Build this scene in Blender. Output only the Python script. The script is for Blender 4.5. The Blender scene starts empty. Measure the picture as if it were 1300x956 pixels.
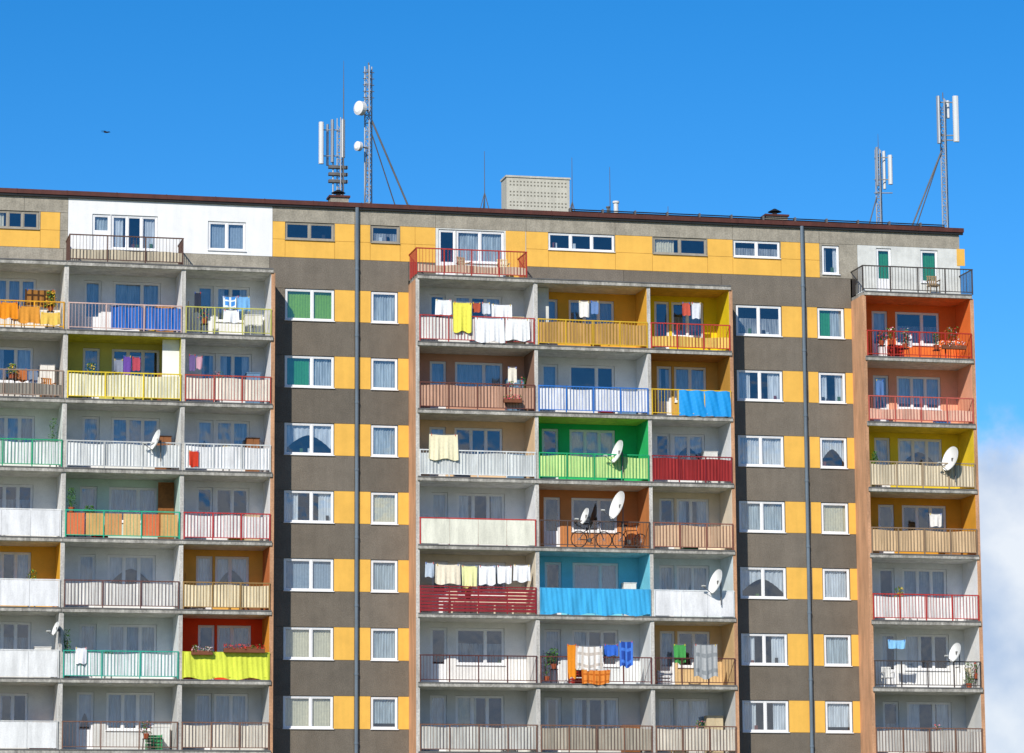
import bpy, math, random
from mathutils import Vector, Matrix
random.seed(7)
R=random.Random(11)
scene=bpy.context.scene
# ---------------------------------------------------------------- camera survey
F,PI_,TH,RO,D=4374.357,0.16074,0.22642,-0.00579,134.4615
CH=1.7
fw=Vector((math.sin(TH)*math.cos(PI_),math.cos(TH)*math.cos(PI_),math.sin(PI_)))
rt=Vector((math.cos(TH),-math.sin(TH),0)); up=rt.cross(fw)
cr,sr=math.cos(RO),math.sin(RO)
cam_r=rt*cr+up*sr; cam_u=up*cr-rt*sr
def S(u,v,y=0.0):
    """facade survey: theodolite reading -> (X,Z) on the vertical plane y"""
    d=fw+cam_r*((u-650)/F)+cam_u*(-(v-478)/F)
    t=(D+y)/d.y
    return d.x*t, d.z*t+CH
def SX(u,v=560,y=1.5): return S(u,v,y)[0]
def SP(u,v,y):
    a=S(u,v,y); return Vector((a[0],y,a[1]))
H=2.75; Z0=28.15
def zs(k): return Z0-H*k
YW=1.5; YB=1.8; YI=2.45
# ---------------------------------------------------------------- materials
def lin(h):
    h=h.lstrip('#'); o=[]
    for i in (0,2,4):
        c=int(h[i:i+2],16)/255
        o.append(c/12.92 if c<=.04045 else ((c+.055)/1.055)**2.4)
    return o
MATS={}
def paint(hexc,rough=.75,dirt=.25,fine=.12,bump=.15,fscale=30,tag=None,metal=0,gain=.97,streak=0,iso=False):
    key=(hexc,rough,dirt,fine,bump,fscale,tag,metal)
    if key in MATS: return MATS[key]
    m=bpy.data.materials.new((tag or 'paint')+'_'+hexc.strip('#')); m.use_nodes=True
    nt=m.node_tree; N=nt.nodes; L=nt.links; b=N['Principled BSDF']
    c=[x*gain for x in lin(hexc)]; lu=sum(c)/3
    c=[min(.83,max(.004,lu+(x-lu)*1.04)) for x in c]
    tc=N.new('ShaderNodeTexCoord')
    mp=N.new('ShaderNodeMapping'); mp.inputs['Scale'].default_value=(.8,.8,.8) if iso else (1.6,1.6,.35)
    L.new(tc.outputs['Object'],mp.inputs[0])
    n1=N.new('ShaderNodeTexNoise'); n1.inputs['Scale'].default_value=1.7; n1.inputs['Detail'].default_value=7; n1.inputs['Roughness'].default_value=.65
    L.new(mp.outputs[0],n1.inputs['Vector'])
    n2=N.new('ShaderNodeTexNoise'); n2.inputs['Scale'].default_value=fscale; n2.inputs['Detail'].default_value=3
    L.new(tc.outputs['Object'],n2.inputs['Vector'])
    r1=N.new('ShaderNodeMapRange'); r1.inputs[1].default_value=.35; r1.inputs[2].default_value=.62; r1.inputs[3].default_value=1-dirt; r1.inputs[4].default_value=1.0
    L.new(n1.outputs[0],r1.inputs[0])
    r2=N.new('ShaderNodeMapRange'); r2.inputs[1].default_value=.3; r2.inputs[2].default_value=.7; r2.inputs[3].default_value=1-fine; r2.inputs[4].default_value=1+fine
    L.new(n2.outputs[0],r2.inputs[0])
    mu=N.new('ShaderNodeMath'); mu.operation='MULTIPLY'; L.new(r1.outputs[0],mu.inputs[0]); L.new(r2.outputs[0],mu.inputs[1])
    fac=mu.outputs[0]
    if streak:   # rain-wash runs
        mp3=N.new('ShaderNodeMapping'); mp3.inputs['Scale'].default_value=(3.5,3.5,.3); L.new(tc.outputs['Object'],mp3.inputs[0])
        n3=N.new('ShaderNodeTexNoise'); n3.inputs['Scale'].default_value=1.3; n3.inputs['Detail'].default_value=4; L.new(mp3.outputs[0],n3.inputs['Vector'])
        r3=N.new('ShaderNodeMapRange'); r3.inputs[1].default_value=.38; r3.inputs[2].default_value=.62; r3.inputs[3].default_value=1-streak; r3.inputs[4].default_value=1.0
        L.new(n3.outputs[0],r3.inputs[0])
        m3=N.new('ShaderNodeMath'); m3.operation='MULTIPLY'; L.new(fac,m3.inputs[0]); L.new(r3.outputs[0],m3.inputs[1]); fac=m3.outputs[0]
    vm=N.new('ShaderNodeVectorMath'); vm.operation='SCALE'; vm.inputs[0].default_value=c
    L.new(fac,vm.inputs['Scale']); L.new(vm.outputs[0],b.inputs['Base Color'])
    b.inputs['Roughness'].default_value=rough; b.inputs['Metallic'].default_value=metal
    b.inputs['Specular IOR Level'].default_value=.3
    if bump>0:
        bp=N.new('ShaderNodeBump'); bp.inputs['Strength'].default_value=bump; bp.inputs['Distance'].default_value=.02
        L.new(n2.outputs[0],bp.inputs['Height']); L.new(bp.outputs[0],b.inputs['Normal'])
    MATS[key]=m; return m
CONCS=[paint(h,.95,.16,.26,.45,26,'pebble_concrete',streak=.07,iso=True) for h in('#746c61','#7a7267','#6e675d')]
def CONC_(): return R.choice(CONCS)
CONC=CONCS[0]
CONCL=paint('#a8a192',.95,.28,.18,.4,16,'weathered_concrete',streak=.12,iso=True)
SLAB=paint('#bab6ad',.95,.45,.25,.4,12,'slab_concrete',streak=.22)
YEL=paint('#f6b95c',.85,.10,.06,.15,40,'yellow_render',streak=.05,iso=True)
WHT=paint('#f2f1ec',.85,.07,.04,.1,30,'white_render',streak=.05,iso=True)
LGR=paint('#dedfd9',.85,.22,.06,.15,30,'light_grey_render',streak=.08,iso=True)
SALM=paint('#dcaa84',.9,.3,.12,.2,25,'salmon_render',streak=.1)
FRAME=paint('#f4f4f2',.5,.05,.03,0,10,'window_frame')
FRAMEB=paint('#a39c8e',.6,.2,.05,0,10,'old_frame')
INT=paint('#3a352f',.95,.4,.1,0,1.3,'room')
COPE=paint('#5b342c',.6,.3,.1,.1,20,'coping_metal')
PIPE=paint('#6c7a86',.45,.25,.05,.05,20,'downpipe')
FELT=paint('#3a3836',.95,.3,.2,.3,20,'roof_felt')
BLACK=paint('#202122',.6,.1,.05,0,20,'black')
STEEL=paint('#aeb2b6',.4,.2,.05,0,20,'galvanised',metal=.3)
STEELD=paint('#6c6a68',.5,.3,.05,0,20,'old_steel')
DISHM=paint('#e6e6e2',.5,.08,.03,0,20,'dish_paint')
ANT=paint('#dadcdc',.5,.08,.03,0,20,'antenna_plastic')
def glass():
    m=bpy.data.materials.new('window_glass'); m.use_nodes=True
    nt=m.node_tree; N=nt.nodes; L=nt.links; N.remove(N['Principled BSDF'])
    t=N.new('ShaderNodeBsdfTransparent'); t.inputs[0].default_value=(.76,.82,.86,1)
    g=N.new('ShaderNodeBsdfGlossy'); g.inputs['Roughness'].default_value=.03; g.inputs[0].default_value=(.9,.93,1,1)
    tc=N.new('ShaderNodeTexCoord'); n=N.new('ShaderNodeTexNoise'); n.inputs['Scale'].default_value=1.1
    L.new(tc.outputs['Object'],n.inputs['Vector'])
    bp=N.new('ShaderNodeBump'); bp.inputs['Strength'].default_value=.15; bp.inputs['Distance'].default_value=.06
    L.new(n.outputs[0],bp.inputs['Height']); L.new(bp.outputs[0],g.inputs['Normal'])
    mx=N.new('ShaderNodeMixShader'); lw=N.new('ShaderNodeLayerWeight'); lw.inputs[0].default_value=.25
    r=N.new('ShaderNodeMapRange'); r.inputs[3].default_value=.12; r.inputs[4].default_value=.8
    L.new(lw.outputs['Fresnel'],r.inputs[0]); L.new(r.outputs[0],mx.inputs[0])
    L.new(t.outputs[0],mx.inputs[1]); L.new(g.outputs[0],mx.inputs[2]); L.new(mx.outputs[0],N['Material Output'].inputs[0])
    return m
GLASS=glass()
def lace(hexc,op):
    m=bpy.data.materials.new('lace_curtain'); m.use_nodes=True
    nt=m.node_tree; N=nt.nodes; L=nt.links; N.remove(N['Principled BSDF'])
    d=N.new('ShaderNodeBsdfDiffuse'); d.inputs[0].default_value=(*[min(.85,x) for x in lin(hexc)],1)
    t=N.new('ShaderNodeBsdfTransparent'); mx=N.new('ShaderNodeMixShader')
    tc=N.new('ShaderNodeTexCoord'); mp=N.new('ShaderNodeMapping'); mp.inputs['Scale'].default_value=(1,1,.12)
    L.new(tc.outputs['Object'],mp.inputs[0])
    n=N.new('ShaderNodeTexNoise'); n.inputs['Scale'].default_value=11; n.inputs['Detail'].default_value=3
    L.new(mp.outputs[0],n.inputs['Vector'])
    r=N.new('ShaderNodeMapRange'); r.inputs[1].default_value=.35; r.inputs[2].default_value=.65; r.inputs[3].default_value=op-.15; r.inputs[4].default_value=min(1,op+.15)
    L.new(n.outputs[0],r.inputs[0]); L.new(r.outputs[0],mx.inputs[0]); L.new(t.outputs[0],mx.inputs[1]); L.new(d.outputs[0],mx.inputs[2])
    L.new(mx.outputs[0],N['Material Output'].inputs[0]); return m
LACE=[lace('#f4f6f8',.42),lace('#e4ecf4',.62),lace('#ffffff',.82)]
CURT={'green':paint('#8fbf3a',.9,.1,.1,0,10,'blind'),'teal':paint('#3fa060',.9,.1,.1,0,10,'blind'),'beige':paint('#e6dabc',.9,.1,.1,0,10,'curtain'),'red':paint('#9c4a58',.9,.1,.1,0,10,'curtain'),'grey':paint('#a8b4be',.9,.1,.1,0,10,'curtain')}
# ---------------------------------------------------------------- mesh batches
class Batch:
    def __init__(s,name,parent=None,smooth=False):
        s.name=name; s.v=[]; s.f=[]; s.m=[]; s.mats=[]; s.parent=parent; s.smooth=smooth
    def mi(s,m):
        if m not in s.mats: s.mats.append(m)
        return s.mats.index(m)
    def box(s,x0,x1,y0,y1,z0,z1,m):
        if x1<=x0 or z1<=z0 or y1<=y0: return
        i=len(s.v); k=s.mi(m)
        s.v+= [(x0,y0,z0),(x1,y0,z0),(x1,y1,z0),(x0,y1,z0),(x0,y0,z1),(x1,y0,z1),(x1,y1,z1),(x0,y1,z1)]
        for q in ((0,3,2,1),(4,5,6,7),(0,1,5,4),(1,2,6,5),(2,3,7,6),(3,0,4,7)):
            s.f.append(tuple(i+a for a in q)); s.m.append(k)
    def quad(s,p,m):
        i=len(s.v); s.v+=[tuple(a) for a in p]; s.f.append(tuple(range(i,i+len(p)))); s.m.append(s.mi(m))
    def tube(s,a,b,r,m,n=6,r2=None):
        a=Vector(a); b=Vector(b); d=b-a
        if d.length<1e-5: return
        r2=r if r2 is None else r2
        d.normalize(); x=d.orthogonal().normalized(); y=d.cross(x)
        i=len(s.v); k=s.mi(m)
        for p,rr in ((a,r),(b,r2)):
            for j in range(n):
                t=2*math.pi*j/n; s.v.append(tuple(p+x*math.cos(t)*rr+y*math.sin(t)*rr))
        for j in range(n):
            s.f.append((i+j,i+(j+1)%n,i+n+(j+1)%n,i+n+j)); s.m.append(k)
        s.f.append(tuple(i+n-1-j for j in range(n))); s.m.append(k)
        s.f.append(tuple(i+n+j for j in range(n))); s.m.append(k)
    def grid(s,fn,nu,nv,m):
        i=len(s.v); k=s.mi(m)
        for a in range(nu+1):
            for b in range(nv+1): s.v.append(tuple(fn(a/nu,b/nv)))
        for a in range(nu):
            for b in range(nv):
                q=i+a*(nv+1)+b; s.f.append((q,q+nv+1,q+nv+2,q+1)); s.m.append(k)
    def build(s,origin=None):
        if not s.v: return None
        o=Vector(origin) if origin is not None else Vector((0,0,0))
        me=bpy.data.meshes.new(s.name)
        me.from_pydata([tuple(Vector(p)-o) for p in s.v],[],s.f)
        for m in s.mats: me.materials.append(m)
        me.polygons.foreach_set('material_index',s.m)
        if s.smooth: me.polygons.foreach_set('use_smooth',[True]*len(s.f))
        me.update()
        ob=bpy.data.objects.new(s.name,me); scene.collection.objects.link(ob); ob.location=o
        if s.parent: ob.parent=s.parent
        return ob
def empty(name,loc=(0,0,0)):
    e=bpy.data.objects.new(name,None); scene.collection.objects.link(e); e.location=loc; return e
BLD=empty('apartment_building')
Wl=Batch('facade_walls',BLD); Wn=Batch('window_frames',BLD); Gl=Batch('window_panes',BLD); Cu=Batch('curtains',BLD,True)
Sl=Batch('balcony_slabs',BLD); Fi=Batch('balcony_partitions',BLD); Ra=Batch('balcony_railings',BLD); Inf=Batch('railing_screens',BLD)
Rf=Batch('roof',BLD); Pp=Batch('rain_downpipes',BLD,False); Rm=Batch('rooms',BLD)

def wall(x0,x1,z0,z1,y,th,m,ops=(),B=None):
    B=B or Wl
    ops=sorted([o for o in ops if o[1]>x0 and o[0]<x1])
    x=x0
    for a,b,c,d in ops:
        B.box(x,a,y,y+th,z0,z1,m)
        if c>z0: B.box(a,b,y,y+th,z0,c,m)
        if d<z1: B.box(a,b,y,y+th,d,z1,m)
        x=b
    B.box(x,x1,y,y+th,z0,z1,m)
def curtain(x0,x1,z0,z1,y,m,amp=.025,wl=.11):
    n=max(4,int((x1-x0)/wl*4)); ph=R.random()*6
    Cu.grid(lambda a,b:(x0+(x1-x0)*a,y+amp*math.sin(a*(x1-x0)/wl*2*math.pi+ph)+amp*.4*math.sin(a*17+ph),z0+(z1-z0)*b),n,1,m)
def window(x0,x1,z0,z1,y,panes=2,cur=None,frame=None,door=False,fr=.06):
    fr_m=frame or FRAME
    yy=y+.05
    if isinstance(panes,int): panes=[1]*panes
    B=Wn
    B.box(x0,x1,yy,yy+.07,z1-fr,z1,fr_m); B.box(x0,x1,yy,yy+.07,z0,z0+fr,fr_m)
    B.box(x0,x0+fr,yy,yy+.07,z0+fr,z1-fr,fr_m); B.box(x1-fr,x1,yy,yy+.07,z0+fr,z1-fr,fr_m)
    if not door: B.box(x0-.03,x1+.03,y-.06,y-.002,z0-.035,z0-.003,fr_m)
    tot=sum(panes); x=x0+fr; W=x1-x0-2*fr
    for i,p in enumerate(panes):
        w=W*p/tot; a=x; b=x+w; x=b
        if i: B.box(a-.035,a+.035,yy-.004,yy+.066,z0+fr,z1-fr,fr_m)
        pa=a+(.035 if i else 0); pb=b-(.035 if i<len(panes)-1 else 0)
        s=.035
        B.box(pa,pb,yy+.012,yy+.05,z1-fr-s,z1-fr-.001,fr_m); B.box(pa,pb,yy+.012,yy+.05,z0+fr+.001,z0+fr+s,fr_m)
        B.box(pa,pa+s,yy+.014,yy+.052,z0+fr+s,z1-fr-s,fr_m); B.box(pb-s,pb,yy+.014,yy+.052,z0+fr+s,z1-fr-s,fr_m)
        ga,gb=pa+s,pb-s
        t=R.uniform(-.006,.006)
        if door:
            zm=z0+fr+.75; B.box(ga,gb,yy+.013,yy+.051,z0+fr+s,zm,fr_m)
        else: zm=z0+fr+s
        Gl.quad([(ga,yy+.03+t,zm),(gb,yy+.03-t,zm),(gb,yy+.03-t,z1-fr-s),(ga,yy+.03+t,z1-fr-s)],GLASS)
    c=cur if cur is not None else R.choice(['lace','lace2','half','none','lace','sides','swag','sides','grey','oneside'])
    yc=yy+.14; q0,q1,w0,w1=x0+fr,x1-fr,z0+fr,z1-fr
    if c in CURT: curtain(q0,q1,w0,w1,yc,CURT[c],.012)
    elif c=='half_green': curtain(q0,(q0+q1)/2,w0,w1,yc,CURT['teal'],.012); curtain((q0+q1)/2,q1,w0,w1,yc,LACE[1])
    elif c=='lace': curtain(q0,q1,w0+R.choice([0,0,.15])*(w1-w0),w1,yc,R.choice(LACE))
    elif c=='lace2': curtain(q0,q1,w0,w1,yc,LACE[1])
    elif c=='half': curtain(q0,q1,w0,w0+(w1-w0)*.6,yc,LACE[0])
    elif c=='oneside':
        t=(q1-q0)*R.uniform(.35,.55); m=R.choice([LACE[2],LACE[1],CURT['beige']])
        if R.random()<.5: curtain(q0,q0+t,w0,w1,yc,m)
        else: curtain(q1-t,q1,w0,w1,yc,m)
    elif c=='sides':
        t=(q1-q0)*R.uniform(.2,.34); curtain(q0,q0+t,w0,w1,yc,LACE[2]); curtain(q1-t,q1,w0,w1,yc,LACE[2])
    elif c=='swag':
        ph=R.random()*6
        def fn(a,b):
            lo=w1-(w1-w0)*(.35+.5*abs(2*a-1)**1.6)
            return (q0+(q1-q0)*a, yc+.02*math.sin(a*60+ph), lo+(w1-lo)*b)
        Cu.grid(fn,40,1,LACE[2])
    if c in ('half','none','sides','swag') and R.random()<.7:
        for _ in range(R.randint(1,3)):
            px=R.uniform(q0+.1,q1-.1); Rm.box(px-.06,px+.06,yc-.05,yc+.05,w0,w0+R.uniform(.12,.28),R.choice([INT,paint('#5b7a3a',tag='houseplant'),paint('#8a4a3a'),WHT]))

# ------------------------------------------------------------ flat facade bays
def WZ(k): return zs(k)+.96, zs(k)+2.27
def flat(x0,x1,wins,yels,rows,curs={}):
    for k in rows:
        a,b=WZ(k); nxt=zs(k+1)+2.27
        edges=sorted([(w[0],w[1],'w') for w in wins]+[(y[0],y[1],'y') for y in yels])
        x=x0
        for e in edges:
            if e[0]>x+.01: Wl.box(x,e[0],YW+.012,YW+.3,a,b,CONC_())
            if e[2]=='y': Wl.box(e[0],e[1],YW,YW+.3,a+.004,b-.004,YEL)
            x=e[1]
        if x<x1: Wl.box(x,x1,YW+.012,YW+.3,a,b,CONC_())
        for i,w in enumerate(wins):
            window(w[0]+.01,w[1]-.01,a+.01,b-.01,YW,w[2],curs.get((k,i)))
        zb=max(nxt,.02) if k<10 else .3
        js=[x0]+[y[1] for y in yels if y[1]<x1-.3][:1]+[x1]
        for i in range(len(js)-1):
            Wl.box(js[i]+.006,js[i+1]-.006,YW,YW+.3,zb+.006,a-.006,CONC_())
X=lambda u:SX(u,560,YW)
DW=[(X(361),X(424),[1.25,1]),(X(471),X(505),1)]
DY=[(X(424.5),X(450)),(X(456),X(470.5)),(X(505.5),X(523))]
flat(21.25,27.0,DW,DY,range(1,11),{(1,0):'green',(1,1):'lace2',(2,1):'lace2',(2,0):'half_green',(3,0):'swag',(3,1):'lace',(4,0):'sides',(4,1):'beige',(5,0):'grey',(5,1):'lace2',(6,0):'beige',(6,1):'lace',(7,0):'beige',(7,1):'lace'})
FW=[(X(937),X(995),[1,1]),(X(1041),X(1075),1)]
FY=[(X(995.5),X(1021)),(X(1028),X(1040.5)),(X(1075.5),X(1089))]
flat(40.34,46.0,FW,FY,range(1,11),{(1,0):'half',(1,1):'half_green',(2,0):'sides',(2,1):'sides',(3,0):'lace',(3,1):'swag',(4,0):'lace2',(4,1):'beige',(5,0):'swag',(5,1):'lace',(6,0):'sides',(6,1):'lace2'})
flat(2.0,8.04,[(3,5,[1,1]),(6.0,7.1,1)],[(5.01,5.9),(7.11,7.9)],range(0,11))

# ------------------------------------------------------------ attic storey
XA=lambda u:SX(u,305,YW)
def strip(x0,x1,z0,z1,m,ops=(),y=YW):
    wall(x0+.006,x1-.006,z0+.006,z1-.006,y,.3,m,ops)
ZA,ZB,ZC,ZD=28.95,29.69,30.42,31.1
ZT=zs(1)+2.27
xL=-9.0; xR=50.9
aw=[(XA(-30),XA(49),[1,1,1,1],FRAMEB),(XA(362),XA(424),[1,1],FRAMEB),(XA(471),XA(507),1,FRAMEB),(XA(696),XA(780),[1,1,1],FRAME),(XA(829),XA(897),[1,1],FRAMEB),(XA(931),XA(990),[1,1],FRAME)]
for w in aw:
    window(w[0]+.01,w[1]-.01,ZB+.01,ZC-.01,YW,w[2],R.choice(['none','half','oneside']),w[3],fr=.05)
def upper(u0,u1,m,low=None):
    x0,x1=XA(u0),XA(u1)
    ops=[(w[0],w[1],ZB,ZC) for w in aw if w[0]>x0-.02 and w[1]<x1+.02]
    strip(x0,x1,ZB,ZC,m,ops); strip(x0,x1,ZA,ZB,low or m)
for a,b in ((-9,2),(2.0,12.92),(12.92,21.25)): strip(a,b,28.15,ZA,CONCL)
Wl.box(21.256,26.994,YW,YW+.3,ZT+.006,ZA-.006,CONCS[1])
Wl.box(40.346,45.994,YW,YW+.3,ZT+.006,ZA-.006,CONCS[1])
strip(31.9,36.1,28.15,ZA,CONCS[1]); strip(36.1,40.34,28.15,ZA,CONCS[0])
wall(xL,XA(-31),ZA+.006,ZC-.006,YW,.3,YEL)
upper(-31,51,CONCL,YEL); upper(51,76,YEL); upper(76,86,CONCL)
upper(346,362,YEL); upper(362,425,CONCL,YEL); upper(425,450,YEL); upper(450,457,CONCL); upper(457,470,YEL); upper(470,508,CONCL,YEL); upper(508,527,YEL); upper(527,553,YEL)
ops=[(XA(117),XA(140),28.2,ZC),(XA(141),XA(200),29.0,ZC),(XA(264),XA(312),29.12,30.32)]
wall(XA(86)+.006,XA(346)-.006,ZA+.006,ZD-.006,YW,.3,WHT,[(o[0],o[1],max(o[2],ZA+.006),o[3]) for o in ops])
window(ops[0][0]+.01,ops[0][1]-.01,28.96,ops[0][3]-.01,YW,1,'lace',door=True)
window(ops[1][0]+.01,ops[1][1]-.01,ops[1][2]+.01,ops[1][3]-.01,YW,3,'sides')
window(ops[2][0]+.01,ops[2][1]-.01,ops[2][2]+.01,ops[2][3]-.01,YW,[1,1],'grey')
x0,x1=XA(553),XA(640)
wall(XA(553)+.006,XA(668)-.006,28.156,ZC-.006,YW,.3,LGR,[(x0+.12,x0+.85,28.2,ZC-.05),(x0+.86,x1,29.0,ZC-.05)])
window(x0+.13,x0+.84,28.21,ZC-.06,YW,1,'none',door=True); window(x0+.87,x1-.01,29.01,ZC-.06,YW,[1,1],'lace2')
Wl.box(XA(642),XA(667),YW-.012,YW-.002,28.17,ZC-.01,YEL)
strip(27.0,XA(553),28.15,ZA,CONC)
upper(668,696,YEL); upper(696,781,CONCL,YEL); upper(781,828,YEL); upper(828,898,CONCL,YEL); upper(898,930,YEL); upper(930,991,CONCL,YEL); upper(991,1016,YEL); upper(1016,1022,CONCL); upper(1022,1040,YEL)
xa,xb=XA(1040),XA(1088)
wq=(XA(1043),XA(1065),29.1,30.35)
wall(xa+.006,xb-.006,ZA+.006,ZC-.006,YW,.3,CONCL,[wq]); window(wq[0]+.01,wq[1]-.01,wq[2]+.01,wq[3]-.01,YW,1,'sides',)
gd=(XA(1112),XA(1131),28.2,ZC-.1); gw=(XA(1168),XA(1190),28.9,ZC-.1)
wall(xb+.006,xR,28.156,ZC-.006,YW,.3,LGR,[gd,gw])
window(gd[0]+.01,gd[1]-.01,gd[2]+.01,gd[3]-.01,YW,1,'teal',door=True); window(gw[0]+.01,gw[1]-.01,gw[2]+.01,gw[3]-.01,YW,1,'teal')
fx=[xL,2,XA(30),XA(86)]
for i in range(3): strip(fx[i],fx[i+1],ZC,ZD,CONCL)
fx=[XA(346),XA(450),XA(553),XA(668),XA(781),XA(930),XA(1040),XA(1120),xR]
for i in range(len(fx)-1): strip(fx[i],fx[i+1],ZC,ZD,CONCL)
Wl.box(XA(1214),XA(1224),YW-.02,YW-.003,ZB,ZC,YEL)
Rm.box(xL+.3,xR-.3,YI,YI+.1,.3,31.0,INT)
Wl.box(xR-.3,xR-.001,YW+.302,12.5,0,31.09,CONCL); Wl.box(xL,xL+.3,YW+.302,12.5,0,31.09,CONCL)
Wl.box(xL+.3,xR-.3,12.2,12.5,0,31.09,CONCL)
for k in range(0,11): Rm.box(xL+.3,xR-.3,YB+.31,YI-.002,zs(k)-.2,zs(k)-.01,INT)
Wl.box(xL,xR,YW+.02,YW+.28,0,.29,CONC)
# roof
Rf.box(xL-.1,xR+.12,YW+.0,12.6,31.1,31.22,FELT)
Rf.box(xL-.15,xR+.17,YW-.14,YW+.25,31.12,31.30,COPE)
Rf.box(xL-.12,xR+.14,YW-.10,YW-.004,31.02,31.117,BLACK)
Rf.box(xR+.0,xR+.18,YW+.252,12.6,31.225,31.30,COPE)
x=xL
while x<xR:
    Rf.box(x,x+.03,YW-.155,YW+.26,31.11,31.312,COPE); x+=2.0
for u,v in ((453,560),(1024,600)):
    x=SX(u,v,YW-.12); Pp.tube((x,YW-.12,0),(x,YW-.12,31.1),.075,PIPE,12)
    z=1
    while z<31: Pp.tube((x,YW-.12,z),(x,YW-.12,z+.09),.09,PIPE,12); Pp.box(x-.02,x+.02,YW-.11,YW-.001,z+.02,z+.06,PIPE); z+=H

# ------------------------------------------------------------ balconies
CELL={'A':(8.2,12.84),'B':(13.0,17.5),'C':(17.65,21.1),'E1':(27.14,31.92),'E2':(32.06,36.68),'E3':(36.82,40.2),'G':(46.14,50.75),
      'L1':(-2.9,1.85),'L2':(-8.85,-3.05)}
def fin(x0,x1,m,me=None,y0=.02):
    Fi.box(x0,x1,y0,YB,0,zs(0)-.17,m)
    Fi.box(x0-.004,x1+.004,y0-.02,y0-.001,0,zs(0)-.17,me or m)
FE=paint('#d2cec6',.9,.4,.2,.3,14,'partition_edge',streak=.15); FT=paint('#d0a07c',.9,.4,.15,.3,14,'partition_edge',streak=.15)
fin(8.05,8.2,SALM,FE); fin(12.84,13.0,LGR,FE); fin(17.5,17.65,LGR,FE); fin(21.1,21.25,SALM,FT)
fin(27.0,27.14,SALM,FE); fin(31.92,32.06,LGR,FE); fin(36.68,36.82,LGR,FE); fin(40.2,40.34,SALM,FT)
fin(46.0,46.14,SALM,FT); fin(50.75,50.9,SALM,FT); fin(1.85,2.0,SALM,FE); fin(-3.05,-2.9,LGR,FE); fin(-9.0,-8.85,SALM,FE)
for a,b in ((8.05,21.25),(27.0,40.34),(46.0,50.9),(-9,2)):
    for k in range(0,11):
        n=[c for c in CELL.values() if c[0]>=a-.01 and c[1]<=b+.01]
        for c in n:
            j=R.uniform(-.012,.012); e=.075
            Sl.box(c[0]-e,c[1]+e-.006,-.07+j,YB+.3,zs(k)-.17+j*.5,zs(k),SLAB)
            Sl.box(c[0]-e+.01,c[1]+e-.016,-.095+j,-.071+j,zs(k)-.035,zs(k)+.012,STEELD)
def rail(x0,x1,k,col,style='bars',infill=None,h=1.1,sides=False,hi=.98,lo=.1,rng=None):
    m=paint(col,.5,.25,.05,0,20,'rail_paint'); z=zs(k); y=-.045
    Ra.box(x0-.03,x1+.03,y-.025,y+.025,z+h-.045,z+h,m)
    if style=='slats':
        n=7
        for i in range(n):
            zz=z+.08+i*(h-.15)/n; Ra.box(x0,x1,y-.03,y-.012,zz,zz+.105,m)
    else:
        Ra.box(x0-.02,x1+.02,y-.02,y+.02,z+.09,z+.12,m)
        if style in('bars','barsin'):
            n=int((x1-x0)/.13); r=.007
            for i in range(1,n):
                xx=x0+(x1-x0)*i/n+R.uniform(-.006,.006); Ra.box(xx-r,xx+r,y-r,y+r,z+.12,z+h-.045,m)
    n=max(2,round((x1-x0)/1.3))
    for i in range(n+1):
        xx=x0+(x1-x0)*i/n; Ra.box(xx-.022,xx+.022,y-.022,y+.022,z+.002,z+h-.046,m)
    if infill:
        r=rng or (0,1); a=x0+(x1-x0)*r[0]+.03; b=x0+(x1-x0)*r[1]-.03
        if style=='boards':
            n=6
            for i in range(n):
                mm=paint(infill[i%len(infill)],.8,.2,.08,0,20,'board'); q=(b-a)/n
                Inf.box(a+i*q+.03,a+(i+1)*q-.03,y+.03,y+.045,z+.1,z+hi,mm)
                for t in range(1,5): Inf.box(a+i*q+.03+(q-.06)*t/5-.006,a+i*q+.03+(q-.06)*t/5+.006,y+.02,y+.029,z+.1,z+hi,paint(col,.5,.25,.05,0,20,'rail_paint'))
            return
        mm=paint(infill,.8,.25,.06,.1,20,'screen',streak=.08)
        if style=='solid':
            n=max(2,round((b-a)/1.15))
            for i in range(n):
                q=(b-a)/n; t=R.uniform(-.006,.006); Inf.box(a+i*q+.006,a+(i+1)*q-.006,y-.045+t,y-.026+t,z+.04,z+h-.06,mm)
        elif style=='cloth':
            ph=R.random()*9
            def fn(s,t):
                xx=a+(b-a)*s
                return (xx,y-.04+.022*math.sin(xx*9+ph)*(1.2-t)+.012*math.sin(xx*31+t*3),z+h-.02-(h-.06+.05*math.sin(xx*5.1+ph))*(1-t))
            Inf.grid(fn,int((b-a)/.05),5,mm)
        else:
            ph=R.random()*9
            def fn(s,t):
                xx=a+(b-a)*s
                return (xx,y+.035+.012*math.sin(xx*42+ph)+.010*math.sin(xx*7),z+lo+(hi-lo)*t+.025*math.sin(xx*3+ph)*t)
            Inf.grid(fn,int((b-a)/.03),1,mm)
    if sides:
        for xx in (x0,x1):
            Ra.box(xx-.02,xx+.02,y,YW,z+h-.04,z+h,m)
            for j in range(1,12): Ra.box(xx-.009,xx+.009,y+j*YW/12-.009,y+j*YW/12+.009,z+.02,z+h-.04,m)
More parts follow.
